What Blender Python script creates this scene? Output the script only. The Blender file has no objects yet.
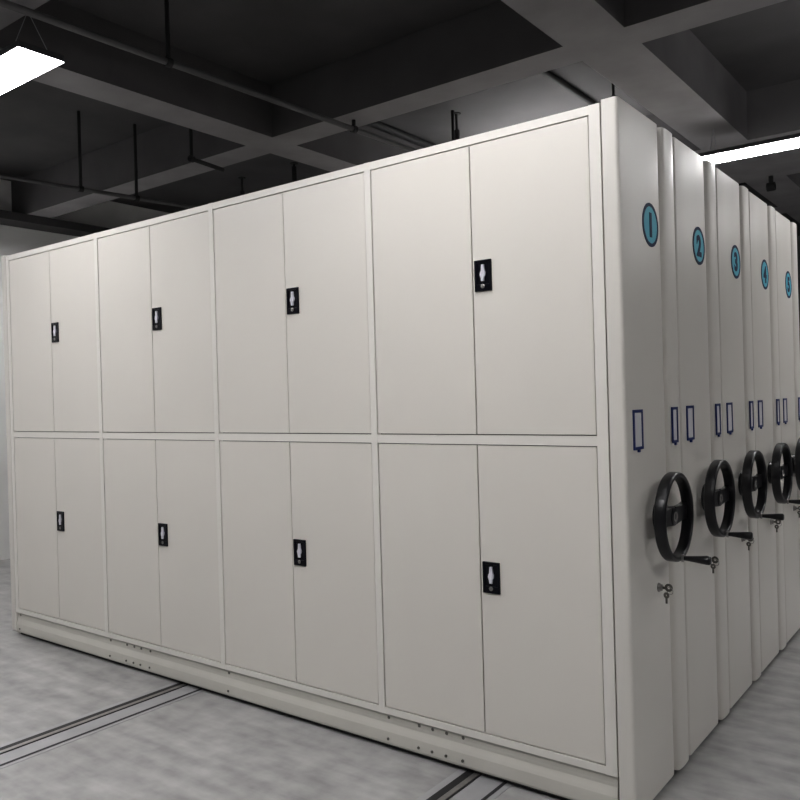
import bpy, bmesh, math, random
from mathutils import Vector, Matrix
random.seed(4)
SC = bpy.context.scene
COL = SC.collection
PI = math.pi

# ------------------------------------------------------------------ materials
def mat(name, col, rough=0.5, metal=0.0, var=0.0, vscale=3.0, bump=0.0, bscale=400.0,
        emit=None, estr=0.0, spec=0.5, stretch=(1, 1, 1)):
    m = bpy.data.materials.new(name); m.use_nodes = True
    nt = m.node_tree; b = nt.nodes['Principled BSDF']
    b.inputs['Base Color'].default_value = (*col, 1)
    b.inputs['Roughness'].default_value = rough
    b.inputs['Metallic'].default_value = metal
    b.inputs['Specular IOR Level'].default_value = spec
    tc = nt.nodes.new('ShaderNodeTexCoord')
    mp = nt.nodes.new('ShaderNodeMapping'); mp.inputs['Scale'].default_value = stretch
    nt.links.new(tc.outputs['Object'], mp.inputs['Vector'])
    if var > 0:
        n = nt.nodes.new('ShaderNodeTexNoise'); n.inputs['Scale'].default_value = vscale
        n.inputs['Detail'].default_value = 5
        nt.links.new(mp.outputs['Vector'], n.inputs['Vector'])
        r = nt.nodes.new('ShaderNodeValToRGB')
        r.color_ramp.elements[0].position = 0.3; r.color_ramp.elements[1].position = 0.7
        r.color_ramp.elements[0].color = (*[c * (1 - var) for c in col], 1)
        r.color_ramp.elements[1].color = (*[min(1, c * (1 + var)) for c in col], 1)
        nt.links.new(n.outputs['Fac'], r.inputs['Fac'])
        nt.links.new(r.outputs['Color'], b.inputs['Base Color'])
    if bump > 0:
        n2 = nt.nodes.new('ShaderNodeTexNoise'); n2.inputs['Scale'].default_value = bscale
        nt.links.new(mp.outputs['Vector'], n2.inputs['Vector'])
        bp = nt.nodes.new('ShaderNodeBump'); bp.inputs['Strength'].default_value = bump
        bp.inputs['Distance'].default_value = 0.002
        nt.links.new(n2.outputs['Fac'], bp.inputs['Height'])
        nt.links.new(bp.outputs['Normal'], b.inputs['Normal'])
    if emit:
        b.inputs['Emission Color'].default_value = (*emit, 1)
        b.inputs['Emission Strength'].default_value = estr
    return m

M = {}
M['door'] = mat('powder_coat_door', (.69, .665, .62), .42, var=.012, vscale=2)
M['frame'] = mat('powder_coat_frame', (.73, .71, .67), .42, var=.012, vscale=2)
M['panel'] = mat('powder_coat_panel', (.66, .64, .60), .36, var=.015, vscale=2)
M['plinth'] = mat('powder_coat_plinth', (.58, .565, .52), .5, var=.03, vscale=5)
M['inside'] = mat('carcass_shadow', (.02, .02, .019), .8, var=.05)
M['dark'] = mat('undercarriage_black', (.012, .012, .013), .6, var=.1)
M['black'] = mat('black_plastic', (.008, .008, .010), .32, var=.15, vscale=20)
M['latch'] = mat('latch_black', (.003, .003, .007), .30, var=.1, vscale=30, spec=.25)
M['chrome'] = mat('chrome', (.85, .85, .92), .3, metal=.35, var=.03, vscale=40)
M['steel'] = mat('dull_steel', (.36, .35, .34), .4, metal=.9, var=.1, vscale=60)
M['bolt'] = mat('bolt_dark', (.13, .125, .115), .5, metal=.3, var=.1, vscale=60)
M['badge'] = mat('badge_teal', (.11, .42, .54), .6, var=.06, vscale=12, spec=.2)
M['navy'] = mat('badge_navy', (.003, .020, .065), .6, var=.1, vscale=12, spec=.2)
M['blue'] = mat('holder_blue', (.010, .024, .13), .4, var=.1, vscale=20)
M['card'] = mat('card_grey', (.60, .60, .62), .5, var=.03, vscale=20)
M['ceil'] = mat('ceiling_paint', (.068, .066, .068), .85, var=.18, vscale=2.2, bump=.2, bscale=90)
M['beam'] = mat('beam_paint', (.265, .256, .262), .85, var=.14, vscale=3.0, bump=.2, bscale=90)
M['beam_flank_shade'] = mat('beam_side_shaded', (.10, .096, .099), .85, var=.14, vscale=3.0, bump=.2, bscale=90)  # beam colour darkened, shade of the flanks put into it
M['pipe'] = mat('pipe_paint', (.10, .098, .10), .55, var=.12, vscale=6)
M['cable'] = mat('black_conduit', (.012, .012, .013), .7, var=.2, vscale=8)
M['wall'] = mat('wall_paint', (.88, .88, .87), .8, var=.05, vscale=1.5)
M['wall_grey'] = mat('wall_paint_grey', (.16, .16, .16), .8, var=.05, vscale=1.5)
M['up_fill'] = mat('added_up_fill', (.9, .9, .95), .5, emit=(1.0, .985, .97), estr=75.0)  # invented upward glow, only lifts the ceiling
M['led'] = mat('led_diffuser', (.9, .9, .95), .5, emit=(1.0, .985, .99), estr=16.5)
M['led4'] = mat('led_diffuser_soft', (.9, .9, .95), .5, emit=(1.0, .985, .99), estr=13.0)
M['led2'] = mat('led_diffuser_bright', (.9, .9, .95), .5, emit=(1.0, .985, .99), estr=48.0)
M['up_fill_weak'] = mat('added_up_fill_weak', (.9, .9, .95), .5, emit=(1.0, .985, .97), estr=26.0)  # weaker version of the invented upward glow
M['led_fill'] = mat('added_led_fill', (.9, .9, .95), .5, emit=(1.0, .985, .98), estr=27.0)  # glow of the added fill lights only
M['housing'] = mat('led_housing', (.05, .05, .055), .5, var=.1)
M['wire'] = mat('hanging_wire', (.32, .32, .34), .4, metal=.5, var=.1)

def floor_mat():
    m = bpy.data.materials.new('sealed_concrete'); m.use_nodes = True
    nt = m.node_tree; b = nt.nodes['Principled BSDF']
    tc = nt.nodes.new('ShaderNodeTexCoord')
    mp = nt.nodes.new('ShaderNodeMapping'); mp.inputs['Rotation'].default_value = (0, 0, .6)
    mp.inputs['Scale'].default_value = (1.0, 5.0, 1)
    nt.links.new(tc.outputs['Object'], mp.inputs['Vector'])
    n1 = nt.nodes.new('ShaderNodeTexNoise'); n1.inputs['Scale'].default_value = 2.6; n1.inputs['Detail'].default_value = 7
    nt.links.new(mp.outputs['Vector'], n1.inputs['Vector'])
    n2 = nt.nodes.new('ShaderNodeTexNoise'); n2.inputs['Scale'].default_value = 11; n2.inputs['Detail'].default_value = 6
    nt.links.new(tc.outputs['Object'], n2.inputs['Vector'])
    mx = nt.nodes.new('ShaderNodeMix'); mx.data_type = 'FLOAT'; mx.inputs[0].default_value = .45
    nt.links.new(n1.outputs['Fac'], mx.inputs[2]); nt.links.new(n2.outputs['Fac'], mx.inputs[3])
    r = nt.nodes.new('ShaderNodeValToRGB')
    e = r.color_ramp.elements
    e[0].position = .32; e[0].color = (.215, .213, .211, 1)
    e[1].position = .66; e[1].color = (.40, .398, .392, 1)
    nt.links.new(mx.outputs[0], r.inputs['Fac']); nt.links.new(r.outputs['Color'], b.inputs['Base Color'])
    b.inputs['Roughness'].default_value = .42
    return m
M['floor'] = floor_mat()

# ------------------------------------------------------------------ mesh helpers (world coordinates)
def box(bm, x0, x1, y0, y1, z0, z1, bev=0.0):
    vs = [bm.verts.new(p) for p in [(x0,y0,z0),(x1,y0,z0),(x1,y1,z0),(x0,y1,z0),(x0,y0,z1),(x1,y0,z1),(x1,y1,z1),(x0,y1,z1)]]
    fs = [bm.faces.new([vs[i] for i in q]) for q in [(3,2,1,0),(4,5,6,7),(0,1,5,4),(1,2,6,5),(2,3,7,6),(3,0,4,7)]]
    if bev > 0:
        es = set(e for f in fs for e in f.edges)
        bmesh.ops.bevel(bm, geom=list(es), offset=bev, segments=2, affect='EDGES', profile=.5)
    return bm

def frame_axes(d):
    d = Vector(d).normalized()
    a = Vector((0, 0, 1)) if abs(d.z) < .9 else Vector((0, 1, 0))
    u = d.cross(a).normalized(); v = d.cross(u).normalized()
    return d, u, v

def lathe(bm, origin, axis, prof, seg=32, closed=False):
    """prof: list of (distance along axis, radius)."""
    o = Vector(origin); d, u, v = frame_axes(axis)
    rings = []
    for (h, r) in prof:
        if r < 1e-6:
            rings.append([bm.verts.new(o + d * h)])
        else:
            rings.append([bm.verts.new(o + d * h + u * r * math.cos(2*PI*i/seg) + v * r * math.sin(2*PI*i/seg)) for i in range(seg)])
    pairs = list(zip(rings[:-1], rings[1:]))
    if closed: pairs.append((rings[-1], rings[0]))
    for A, B in pairs:
        for i in range(seg):
            j = (i + 1) % seg
            if len(A) == 1 and len(B) == 1: continue
            if len(A) == 1: bm.faces.new([A[0], B[i], B[j]])
            elif len(B) == 1: bm.faces.new([A[i], B[0], A[j]])
            else: bm.faces.new([A[i], B[i], B[j], A[j]])
    return bm

def tube(bm, a, b, r0, r1=None, seg=12):
    r1 = r0 if r1 is None else r1
    L = (Vector(b) - Vector(a)).length
    return lathe(bm, a, Vector(b) - Vector(a), [(0, 0), (0, r0), (L, r1), (L, 0)], seg)

def prism(bm, pts, fn0, fn1):
    """polygon pts mapped by two functions to its two ends"""
    A = [bm.verts.new(fn0(*p)) for p in pts]; B = [bm.verts.new(fn1(*p)) for p in pts]
    n = len(pts)
    bm.faces.new(A); bm.faces.new(B[::-1])
    for i in range(n):
        j = (i + 1) % n
        bm.faces.new([A[i], B[i], B[j], A[j]])
    return bm

ORG = {}
def obj(name, bm, m, parent=None, origin=None, smooth=0):
    bmesh.ops.recalc_face_normals(bm, faces=bm.faces[:])
    if parent is not None: o0 = ORG[parent]
    else: o0 = Vector(origin) if origin is not None else Vector((0, 0, 0))
    bmesh.ops.translate(bm, verts=bm.verts[:], vec=-o0)
    me = bpy.data.meshes.new(name); bm.to_mesh(me); bm.free()
    me.materials.append(M[m] if isinstance(m, str) else m)
    if smooth:
        for p in me.polygons: p.use_smooth = True
        me.set_sharp_from_angle(angle=math.radians(smooth))
    o = bpy.data.objects.new(name, me); COL.objects.link(o)
    if parent is not None: o.parent = parent
    else: o.location = o0
    ORG[o] = o0
    return o

def nb(): return bmesh.new()
def thing(name, label, cat, loc, group=None):
    o = bpy.data.objects.new(name, None); COL.objects.link(o)
    o.location = loc; ORG[o] = Vector(loc); o.empty_display_size = .1
    o['label'] = label; o['category'] = cat
    if group: o['group'] = group
    return o
def tag(o, label, cat, group=None):
    o['label'] = label; o['category'] = cat
    if group: o['group'] = group
    return o
def struct(name, bm, m):
    o = obj(name, bm, m); o['kind'] = 'structure'
    if m == 'beam':                                   # flanks coloured darker to stand for their shade
        o.data.materials.append(M['beam_flank_shade'])
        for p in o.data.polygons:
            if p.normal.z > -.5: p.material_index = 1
    return o

# ------------------------------------------------------------------ measured layout (metres)
P_, PO = .90, .028                   # bay pitch, post width
ZT, ZDT, ZRU, ZRL, ZDB, ZBB, ZPB = 2.200, 2.1713, 1.1803, 1.149, .1589, .1347, .020
E1, E2 = .0414, .0942                # end panel from / to in x
U = .5103                            # unit pitch
UD = .500                            # unit depth
XL = -4 * P_                         # left end of the bays
PT = 2.2065                          # end panel top
GAP = .0034

# ------------------------------------------------------------------ room shell
RX0, RX1, RY0, RY1, RZ = -6.0, 6.0, -8.0, 9.5, 3.33
b = nb(); box(b, RX0-.2, RX1+.2, RY0-.2, RY1+.2, -.2, 0); struct('floor', b, 'floor')
b = nb(); box(b, RX0-.2, RX1+.2, RY0-.2, RY1+.2, RZ, RZ+.2); struct('ceiling', b, 'ceil')
b = nb(); box(b, RX0-.2, RX0, RY0-.2, RY1+.2, 0, RZ); struct('wall_left', b, 'wall')
b = nb(); box(b, RX1, RX1+.2, RY0-.2, RY1+.2, 0, RZ); struct('wall_right', b, 'wall_grey')
b = nb(); box(b, RX0, RX1, RY1, RY1+.2, 0, RZ); struct('wall_back', b, 'wall_grey')
b = nb(); box(b, RX0, RX1, RY0-.2, RY0, 0, RZ); struct('wall_front', b, 'wall_grey')
ZB = 3.0
XBEAMS = [(-6.4, -6.15), (-3.2, -2.95), (-.80, -.54), (1.28, 1.50), (3.47, 4.64), (5.80, 6.15)]
YBEAMS = [(-2.95, -2.70), (-.68, -.37), (1.75, 2.02), (4.05, 4.32)]
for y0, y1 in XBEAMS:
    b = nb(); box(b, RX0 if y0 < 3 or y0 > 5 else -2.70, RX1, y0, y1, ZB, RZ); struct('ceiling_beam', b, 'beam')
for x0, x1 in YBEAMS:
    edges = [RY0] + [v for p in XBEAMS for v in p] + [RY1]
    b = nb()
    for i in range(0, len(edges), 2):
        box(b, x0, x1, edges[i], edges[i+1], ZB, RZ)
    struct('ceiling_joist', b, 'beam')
b = nb(); box(b, RX0, RX0+.25, RY0, RY1, 2.93, ZB); struct('trim_1', b, 'ceil')

# ------------------------------------------------------------------ floor rails
def rail(x, label):
    t = thing('floor_rail', label, 'rail', (x, 1.0, 0), 'rails under the shelving units')
    b = nb(); box(b, x-.105, x+.105, -1.3, 2.62, 0, .0015); obj('rail_bed', b, M['railbed'], t)
    b = nb(); box(b, x-.075, x-.045, -1.3, 2.62, .0015, .003); box(b, x-.022, x-.016, -1.3, 2.62, .0015, .004)
    obj('rail_groove', b, 'dark', t)
    b = nb(); box(b, x+.072, x+.084, -1.3, 2.62, .0015, .003); obj('rail_groove', b, 'dark', t)
    b = nb(); box(b, x-.044, x-.023, -1.3, 2.62, .0015, .005, .001); obj('track_bar', b, 'steel', t)
M['railbed'] = mat('rail_bed_grey', (.36, .36, .37), .4, metal=.3, var=.1, vscale=8)
rail(-2.05, 'steel guide rail let into the grey floor below the second bay from the left')
rail(-.45, 'steel guide rail in the floor below the right-hand bay of doors')

# ------------------------------------------------------------------ shelving units
def end_profile():
    """(y, x) outline of an end panel seen from above, y from the unit's front edge"""
    pts = [(.0, E1+.0015)]
    r = .011
    for i in range(7):
        a = PI/2 * i/6
        pts.append((r - r*math.cos(a), E2 - r + r*math.sin(a)))
    pts += [(.12, E2), (.24, E2), (.325, E2)]
    # soft dip, then the proud rounded strip
    pts += [(.345, E2-.0015), (.358, E2-.006), (.366, E2-.012), (.371, E2-.0135), (.3745, E2-.010), (.378, E2-.002),
            (.384, E2+.003), (.394, E2+.0055), (.41, E2+.007), (.44, E2+.0075), (.466, E2+.006)]
    r = .016
    for i in range(1, 7):
        a = PI/2 * i/6
        pts.append((.4860 - .02 + .02*math.sin(a) + .0135*math.sin(a), E2+.006 - r + r*math.cos(a)))
    pts += [(.4995, E1+.0015)]
    return pts
PROF = end_profile()

def text_bm(s, size):
    cu = bpy.data.curves.new('tmp', 'FONT'); cu.body = s; cu.size = size
    cu.align_x = 'CENTER'; cu.align_y = 'CENTER'; cu.extrude = .0008; cu.offset = .0045
    o = bpy.data.objects.new('tmp', cu); COL.objects.link(o)
    dg = bpy.context.evaluated_depsgraph_get()
    me = bpy.data.meshes.new_from_object(o.evaluated_get(dg))
    bm = bmesh.new(); bm.from_mesh(me)
    bpy.data.objects.remove(o); bpy.data.curves.remove(cu); bpy.data.meshes.remove(me)
    # centre on its bounds
    xs = [v.co.x for v in bm.verts]; ys = [v.co.y for v in bm.verts]
    bmesh.ops.translate(bm, verts=bm.verts[:], vec=(-(min(xs)+max(xs))/2, -(min(ys)+max(ys))/2, 0))
    return bm

UNIT_LABELS = [
    'pale grey mobile shelving unit numbered 1, nearest, its front full of latched cupboard doors',
    'pale grey mobile shelving unit numbered 2, directly behind the unit with the cupboard doors',
    'pale grey mobile shelving unit numbered 3, between units 2 and 4',
    'pale grey mobile shelving unit numbered 4, between units 3 and 5',
    'pale grey mobile shelving unit numbered 5, farthest of the row at the right edge']
UGROUP = 'numbered mobile shelving units in a row'

def holder(y0, y1, z0, z1, xf, parent):
    w = .009
    b = nb()
    box(b, xf, xf+.004, y0, y0+w, z0, z1); box(b, xf, xf+.004, y1-w, y1, z0, z1)
    box(b, xf, xf+.004, y0+w, y1-w, z0, z0+w); box(b, xf, xf+.004, y0+w, y1-w, z1-w, z1)
    ym = (y0+y1)/2
    box(b, xf, xf+.006, ym-.006, ym+.006, z0-.008, z0)          # little pull tab under the holder
    f = obj('label_holder', b, 'blue', parent); f['label'] = 'blue label frame'
    b = nb(); box(b, xf, xf+.0018, y0+w, y1-w, z0+w, z1-w)
    return obj('card', b, 'card', parent)

def build_unit(k, first=None):
    y0 = k * U
    base = Vector((-1.75, y0 + .25, 0))
    t = thing('mobile_shelving_unit', UNIT_LABELS[k], 'shelving unit', base, UGROUP)
    if first is not None:
        for ch in first.children:
            if ch.name.split('.')[0] == 'cupboard_door': continue      # hidden between the closed-up units
            c = ch.copy(); COL.objects.link(c); c.parent = t; ORG[c] = base
            for g in ch.children:
                if g.name.split('.')[0] in ('numeral', 'bolt'): continue
                d = g.copy(); COL.objects.link(d); d.parent = c; ORG[d] = base
        panel = [c for c in t.children if c.name.startswith('end_panel')][0]
    else:
        # carcass: closed box behind, then stiles and rails standing round the doors
        b = nb()
        box(b, XL, E1-.008, y0+.022, y0+UD-.002, ZBB, ZT)
        obj('carcass', b, 'inside', t)
        b = nb()
        for i in range(5):
            xl = -i*P_ if i else 0
            x0_, x1_ = (0, E1-.0045) if i == 0 else (-i*P_, -i*P_+PO)
            bb = box(b, x0_, x1_, y0-.0012, y0+.03, ZBB, ZT)
        for i in range(4):
            xa, xb = -(i+1)*P_+PO, -i*P_
            box(b, xa, xb, y0, y0+.024, ZDT, ZT-.0006)
            box(b, xa, xb, y0, y0+.024, ZRL, ZRU)
            box(b, xa, xb, y0, y0+.024, ZBB, ZDB)
        obj('face_frame', b, 'frame', t)
        # roof sheet and back sheet
        b = nb(); box(b, XL, E1-.008, y0+.024, y0+UD, ZT-.001, ZT+.0006)
        obj('top_sheet', b, 'frame', t)
        # left end sheet
        b = nb(); box(b, XL-.05, XL-.003, y0-.004, y0+UD, .025, PT, .004)
        obj('side_panel', b, 'panel', t)
        # doors
        for i in range(4):
            xa, xb = -(i+1)*P_+PO, -i*P_
            xm = -i*P_ - (P_-PO)/2
            for (za, zb) in ((ZDB, ZRL), (ZRU, ZDT)):
                for s, (u0, u1) in enumerate(((xa, xm), (xm, xb))):
                    b = nb()
                    g0 = GAP if s == 0 else GAP*.62; g1 = GAP*.62 if s == 0 else GAP
                    box(b, u0+g0, u1-g1, y0+.0015, y0+.020, za+GAP, zb-GAP, .0016)
                    d = obj('cupboard_door', b, 'door', t)
                    if s == 1:
                        lx, lz = xm + .0105, (1.668 if za > 1 else .645)
                        w, h = .066, .106
                        # housing: bevelled frame with a sunken dish
                        b = nb()
                        fr = .009
                        yo = y0+.0015
                        box(b, lx, lx+fr, yo-.006, yo+.004, lz, lz+h, .002); box(b, lx+w-fr, lx+w, yo-.006, yo+.004, lz, lz+h, .002)
                        box(b, lx+fr*.5, lx+w-fr*.5, yo-.006, yo+.004, lz, lz+fr*2.6, .002); box(b, lx+fr*.5, lx+w-fr*.5, yo-.006, yo+.004, lz+h-fr, lz+h, .002)
                        box(b, lx+.004, lx+w-.004, yo-.002, yo+.004, lz+.004, lz+h-.004)
                        obj('latch_housing', b, 'latch', d)
                        # pull lever: a waisted tongue
                        cx_, zt_ = lx+w*.5, lz+h-.016
                        outline = [(-.0035,0),(.0055,0),(.0065,-.012),(.0075,-.020),(.0105,-.027),(.0095,-.037),(.0055,-.043),(.0045,-.056),
                                   (-.0055,-.056),(-.0065,-.046),(-.0105,-.034),(-.0085,-.026),(-.005,-.020),(-.0045,-.010)]
                        b = nb()
                        prism(b, outline, lambda px, pz: (cx_+px, yo-.0085, zt_+pz), lambda px, pz: (cx_+px, yo-.002, zt_+pz))
                        obj('latch_lever', b, 'chrome', d)
                        b = nb()
                        lathe(b, (cx_, yo-.0055, lz+.0165), (0,-1,0), [(0,0),(0,.0075),(.002,.0075),(.003,.006),(.003,.0035),(.001,.003),(.001,0)], 20)
                        obj('key_barrel', b, 'steel', d, smooth=35)
        # plinth: channel with a dished upper band and a fuller lower band
        b = nb()
        prof = [(.004, ZBB), (.008, .126), (.009, .110), (.0085, .098), (.004, .080), (.0015, .068), (.001, .050), (.001, .028), (.004, ZPB), (.05, ZPB), (.05, ZBB)]
        prism(b, prof, lambda py, pz: (XL, y0+py, pz), lambda py, pz: (E1-.008, y0+py, pz))
        p = obj('plinth', b, 'plinth', t)
        for x in (-3.565, -2.663, -2.522, -2.461, -2.404, -2.330, -1.758, -.86, -.72, -.66, -.60, -.53):
            b = nb(); lathe(b, (x, y0+.0098, .120), (0,-1,0), [(0,0),(0,.0062),(.003,.0062),(.0045,.005),(.0045,0)], 12)
            obj('bolt', b, 'bolt', p, smooth=35)
            b = nb(); lathe(b, (x, y0+.0018, .042), (0,-1,0), [(0,0),(0,.0055),(.003,.0055),(.0045,.005),(.0045,0)], 12)
            obj('bolt', b, 'bolt', p, smooth=35)
        # undercarriage standing on the floor rails
        b = nb()
        box(b, XL+.02, E2-.03, y0+.0135, y0+UD-.03, .0065, ZBB-.002)
        for x in (-2.072, -.472):
            for yy in (.12, .38):
                tube(b, (x-.014, y0+yy, .052), (x+.014, y0+yy, .052), .047, seg=20)
        obj('undercarriage', b, 'dark', t)
        # end panel
        b = nb()
        prism(b, PROF, lambda py, px: (px, y0+py-.004, .026), lambda py, px: (px, y0+py-.004, PT))
        panel = obj('end_panel', b, 'panel', t, smooth=40)
        # seam strip between carcass and end panel
        b = nb(); box(b, E1-.008, E1+.0015, y0+.018, y0+UD-.004, .03, ZT-.004); obj('seam', b, 'dark', t)
        yc = y0 + .25
        # badge: disc + rim
        b = nb(); lathe(b, (E2, yc, 1.856), (1,0,0), [(0,0),(0,.0665),(.0012,.0665),(.0012,0)], 48)
        bd = obj('number_badge', b, 'badge', panel, smooth=35); bd['label'] = 'teal number disc'
        b = nb(); lathe(b, (E2, yc, 1.856), (1,0,0), [(0,.0600),(0,.0715),(.0018,.0715),(.0018,.0600)], 48, closed=True)
        obj('badge_ring', b, 'navy', panel, smooth=35)
        holder(y0+.052, y0+.130, 1.134, 1.258, E2, panel)
        holder(y0+.384, y0+.442, 1.136, 1.258, E2+.0068, panel)
        # handwheel
        zc = .908
        root = nb()
        # rim cross-section in (x along axis, radius), rounded box
        sec = []
        xa, xb, ra, rb = .129, .167, .1265, .1435
        for (cx_, cr, a0) in ((xb-.008, rb-.008, 0), (xa+.008, rb-.008, 90), (xa+.006, ra+.006, 180), (xb-.006, ra+.006, 270)):
            rr = .008 if a0 < 180 else .006
            for i in range(5):
                a = math.radians(a0 + 90*i/4)
                sec.append((cx_ + rr*math.cos(a), cr + rr*math.sin(a)))
        lathe(root, (0, yc, zc), (1,0,0), sec, 56, closed=True)
        hw = obj('handwheel', root, 'black', t, smooth=50)
        # spokes
        b = nb()
        for s in (-1, 1):
            A = [(.020,.030),(.060,.026),(.100,.027),(.129,.032),(.129,-.024),(.100,-.022),(.060,-.024),(.020,-.028)]
            prism(b, A, lambda py, pz: (.126, yc+s*py, zc+pz), lambda py, pz: (.147, yc+s*py, zc+pz))
        obj('wheel_spokes', b, 'black', hw)
        b = nb()
        lathe(b, (E2, yc, zc), (1,0,0), [(0,0),(0,.052),(.012,.051),(.024,.042),(.030,.034),(.048,.031),(.055,.029),(.057,.025),(.057,0)], 32)
        obj('wheel_hub', b, 'black', hw, smooth=35)
        b = nb(); lathe(b, (E2+.0572, yc, zc), (1,0,0), [(0,.010),(0,.016),(.0025,.015),(.0025,.011)], 28, closed=True)
        o = obj('hub_emblem', b, 'steel', hw, smooth=35); o['label'] = 'small silver ring on the hub'
        # crank handle at the foot of the rim, pointing into the aisle
        ang = math.radians(-86)
        hy, hz = yc + .134*math.cos(ang), zc + .134*math.sin(ang)
        b = nb(); lathe(b, (.165, hy, hz), (1,0,0), [(0,0),(0,.012),(.006,.012),(.008,.009),(.008,0)], 20)
        obj('crank_collar', b, 'steel', hw, smooth=35)
        b = nb(); lathe(b, (.173, hy, hz), (1,0,0), [(0,0),(0,.0075),(.010,.0080),(.036,.0105),(.062,.0135),(.074,.0145),(.079,.014),(.083,.011),(.084,0)], 24)
        obj('crank_grip', b, 'black', hw, smooth=50)
        # lock with its keys
        ly, lz = y0+.238, .676
        b = nb(); lathe(b, (E2, ly, lz), (1,0,0), [(0,0),(0,.015),(.004,.014),(.005,.011),(.012,.0105),(.013,.009),(.013,0)], 24)
        lk = obj('lock', b, 'steel', t, smooth=35)
        b = nb()
        box(b, E2+.012, E2+.024, ly-.0016, ly+.0016, lz-.004, lz+.004)
        lathe(b, (E2+.033, ly-.0016, lz+.002), (0,1,0), [(0,.005),(0,.013),(.0032,.013),(.0032,.005)], 20, closed=True)
        obj('key', b, 'bolt', lk)
        b = nb()
        lathe(b, (E2+.036, ly, lz-.008), (.25,.9,.1), [(0,.0105),(0,.0125),(.0016,.0125),(.0016,.0105)], 24, closed=True)
        obj('key_ring', b, 'steel', lk)
        b = nb()
        lathe(b, (E2+.028, ly-.012, lz-.021), (.3,1,0), [(0,.003),(0,.010),(.003,.010),(.003,.003)], 20, closed=True)
        box(b, E2+.0255, E2+.0315, ly-.0125, ly-.009, lz-.047, lz-.030)
        obj('key', b, 'bolt', lk)
    # numeral
    yc = y0 + .25
    b = text_bm(str(k+1), .104)
    # font x -> world +y (reads left to right for someone in the aisle), font y -> z
    for v in b.verts:
        x, y, z = v.co
        v.co = (E2 + .0016 + z, yc + x, 1.856 + y)
    n = obj('numeral', b, 'navy', panel)
    return t

first = build_unit(0)
for k in range(1, 5):
    build_unit(k, first)

# ------------------------------------------------------------------ ceiling services
LW = .205
ZL = 2.80
def led(x0, y0, label, L=1.2, m='led2', up=False, um='up_fill'):
    t = thing('linear_light', label, 'ceiling light', (x0+L/2, y0+LW/2, ZL), 'linear ceiling lights')
    b = nb(); box(b, x0, x0+L, y0, y0+LW, ZL+.004, ZL+.032, .004); obj('light_housing', b, 'housing', t)
    b = nb(); box(b, x0+.002, x0+L-.002, y0+.002, y0+LW-.002, ZL, ZL+.004); obj('diffuser', b, m, t)
    if up:
        b = nb(); box(b, x0+.03, x0+L-.03, y0+.03, y0+LW-.03, ZL+.032, ZL+.036); obj('up_fill', b, um, t)  # made-up glowing strip on top, brightens the slab above
    for xx in (x0+.07, x0+L-.07):
        ty, tz = y0+LW/2, RZ
        for p in XBEAMS:
            if p[0]-.03 <= ty <= p[1]+.03: ty, tz = min(max(ty, p[0]+.01), p[1]-.01), ZB
        if any(p[0] <= xx <= p[1] for p in YBEAMS): tz = ZB
        top = (xx, ty, tz)
        b = nb()
        tube(b, top, (xx-.0, y0+.02, ZL+.032), .0018, seg=6); tube(b, top, (xx+.0, y0+LW-.02, ZL+.032), .0018, seg=6)
        obj('hanging_wire', b, 'wire', t)
    return t
YF, YR = -.635, 2.955
led(-3.40, YF, 'glowing white linear ceiling light at the upper left, hung on thin wires', m='led4')
led(-.55, YR, 'glowing white linear ceiling light above the numbered end panels at the right')
led(-.95, YF, 'linear ceiling light above the right half of the cupboard doors', m='led')
led(-5.9, .15, 'added fill light, out of view beyond the left end of the shelving', L=.95, m='led2')  # added unseen to brighten the left wall
led(1.9, YF, 'added fill light, out of view over the near end of the aisle', m='led_fill', up=True)  # added unseen, lights the end panels and the ceiling
led(.95, 2.1, 'added fill light, out of view over the middle of the aisle, beside the end panels', L=.75, m='led_fill', up=True)  # added unseen, its upward glow lifts the ceiling recess
led(2.3, YR, 'added fill light, out of view over the far end of the aisle', m='led_fill', up=True)  # added unseen to raise the light in the aisle
led(-2.30, YR, 'added fill light hidden behind the middle of the shelving', up=True, um='up_fill_weak')  # added behind the units so bounce reaches the ceiling
led(1.1, 4.9, 'added fill light, out of view beyond the far end of the aisle', m='led_fill', up=True)  # added unseen to brighten the slab past the wide beam
for yy, word in ((-1.9, 'just before the shelving'),):  # unseen row added to lift the middle of the door fronts
    led(-3.40, yy, 'added fill light, out of view %s at the left' % word)
    led(-.95, yy, 'added fill light, out of view %s in the middle' % word)
    led(-5.85, yy, 'added fill light, out of view %s at the far left' % word, m='led_fill')
    led(1.9, yy, 'added fill light, out of view %s at the right' % word, m='led_fill')

def pipe(a, c, r, label, hangers, name='ceiling_pipe', m='pipe', cat='pipe'):
    t = thing(name, label, cat, ((a[0]+c[0])/2, (a[1]+c[1])/2, min(a[2], c[2])))
    b = nb(); tube(b, a, c, r, seg=16); obj('pipe_run', b, m, t, smooth=40)
    for s, ztop in hangers:
        p = Vector(a).lerp(Vector(c), s)
        b = nb(); tube(b, (p.x, p.y, p.z+r*.5), (p.x, p.y, ztop), .011, seg=8)
        d = (Vector(c)-Vector(a)).normalized()
        lathe(b, p - d*.015, d, [(0, r+.001), (0, r+.007), (.03, r+.007), (.03, r+.001)], 16, closed=True)
        obj('pipe_hanger', b, 'cable', t, smooth=40)
    return t
pipe((-2.17, -.75, 2.945), (-2.07, 2.60, 2.945), .016, 'long grey pipe running under the ceiling beams from the upper left',
     [(.245, RZ), (.637, ZB), (.95, RZ)])
pipe((-4.17, -.5, 2.80), (-3.80, 2.2, 2.80), .014, 'thin dark grey pipe low at the left, on two black hangers',
     [(.456, RZ), (.605, RZ)])
pipe((-3.2, 1.03, 2.91), (-3.244, 1.335, 2.91), .014, 'short pipe stub hanging below the beam above the second bay',
     [(.02, RZ)], m='cable')
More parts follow.
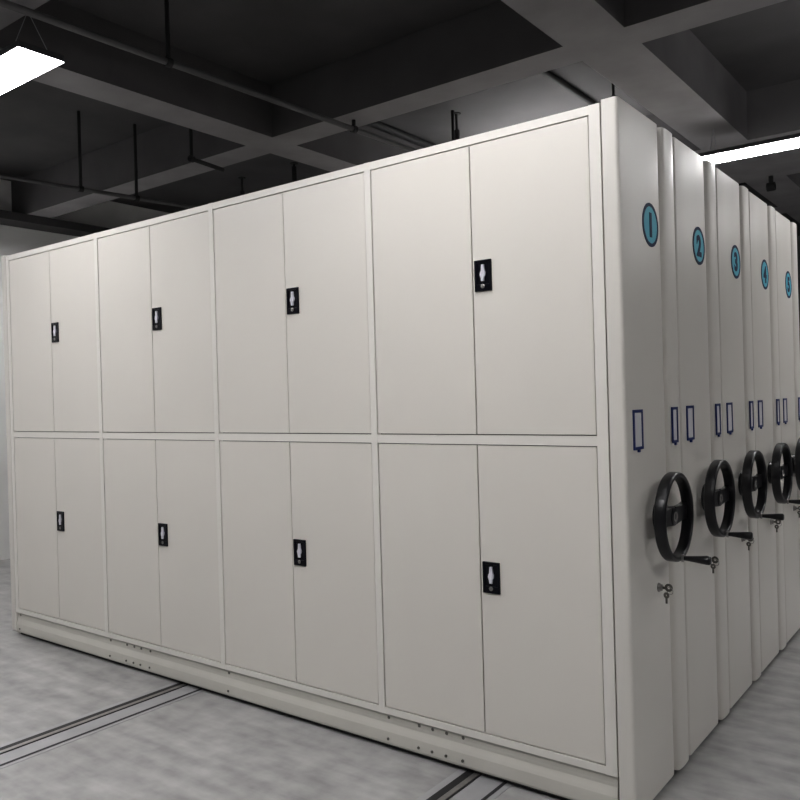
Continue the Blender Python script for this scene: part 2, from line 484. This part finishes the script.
def conduit(a, c, r, label):
    b = nb(); tube(b, a, c, r, seg=10)
    o = obj('ceiling_conduit', b, 'cable', origin=((a[0]+c[0])/2, (a[1]+c[1])/2, a[2]), smooth=40)
    tag(o, label, 'conduit')
conduit((-2.60, 1.50, 3.30), (-2.60, 3.47, 3.30), .03, 'black conduit on the ceiling beside the long grey pipe')
conduit((-1.24, 1.50, 3.31), (-1.24, 3.47, 3.31), .02, 'black conduit on the ceiling above the right-hand bay')
# drop rods with sprinkler heads, a row behind the beam
for (x, y, z1, lab) in ((-4.436, 2.58, 2.55, 'black sprinkler drop above the left side of the third bay'),
                        (-3.784, 2.58, 3.18, 'short black sprinkler drop above the middle of the third bay'),
                        (-2.088, 2.50, 2.55, 'black sprinkler drop standing above the right-hand bay'),
                        (-.973, 2.63, 2.55, 'black sprinkler drop just behind the corner of the first end panel')):
    t = thing('ceiling_sprinkler', lab, 'sprinkler', (x, y, z1), 'sprinkler drops behind the first beam')
    b = nb(); tube(b, (x, y, z1), (x, y, RZ-.12 if z1 < 3 else RZ-.03), .02, seg=10); tube(b, (x, y, z1), (x, y, RZ), .009, seg=8)
    lathe(b, (x, y, RZ-.006), (0,0,1), [(0,0),(0,.03),(.006,.034),(.006,0)], 14)
    obj('drop_pipe', b, 'cable', t)
    b = nb(); lathe(b, (x, y, z1-.03), (0,0,1), [(0,0),(0,.022),(.004,.022),(.008,.008),(.03,.012),(.03,0)], 14)
    obj('sprinkler_head', b, 'cable', t, smooth=40)
# far right: black hanger under the wide beam, dark tray beyond it
t = thing('pipe_hanger', 'black pipe hanger bracket under the wide beam at the right edge', 'hanger', (-.47, 4.58, 2.9))
b = nb(); tube(b, (-.47, 4.58, 2.93), (-.47, 4.58, ZB), .018, seg=8); obj('rod', b, 'cable', t)
b = nb(); lathe(b, (-.50, 4.58, 2.915), (1,0,0), [(0,.022),(0,.034),(.06,.034),(.06,.022)], 18, closed=True); obj('clamp', b, 'cable', t, smooth=40)
b = nb(); box(b, -1.5, -.69, 4.80, 5.60, 3.02, 3.326, .01)
o = obj('ceiling_duct', b, 'cable', origin=(-1.1, 5.2, 3.02)); tag(o, 'dark ventilation duct beyond the wide beam at the right', 'duct')

# ------------------------------------------------------------------ world, camera
w = bpy.data.worlds.new('room_air'); SC.world = w; w.use_nodes = True
w.node_tree.nodes['Background'].inputs['Color'].default_value = (.9, .92, 1, 1)
w.node_tree.nodes['Background'].inputs['Strength'].default_value = .1

yaw, pitch, roll, f = .6504, -.0027, -.0278, 803.594
fw = Vector((-math.sin(yaw)*math.cos(pitch), math.cos(yaw)*math.cos(pitch), math.sin(pitch)))
r0 = Vector((math.cos(yaw), math.sin(yaw), 0)); u0 = r0.cross(fw)
r = r0*math.cos(roll) + u0*math.sin(roll); u = -r0*math.sin(roll) + u0*math.cos(roll)
cam = bpy.data.cameras.new('camera'); cam.sensor_width = 36; cam.sensor_fit = 'HORIZONTAL'; cam.lens = 36*f/800
cam.clip_start = .05
co = bpy.data.objects.new('camera', cam); COL.objects.link(co)
mw = Matrix.Identity(4)
for i in range(3):
    mw[i][0] = r[i]; mw[i][1] = u[i]; mw[i][2] = -fw[i]
mw[0][3], mw[1][3], mw[2][3] = 1.0204, -2.3407, 1.3153
co.matrix_world = mw
SC.camera = co
SC.view_settings.view_transform = 'Standard'
SC.view_settings.look = 'None'
SC.view_settings.exposure = 0.07
SC.view_settings.gamma = 0.86
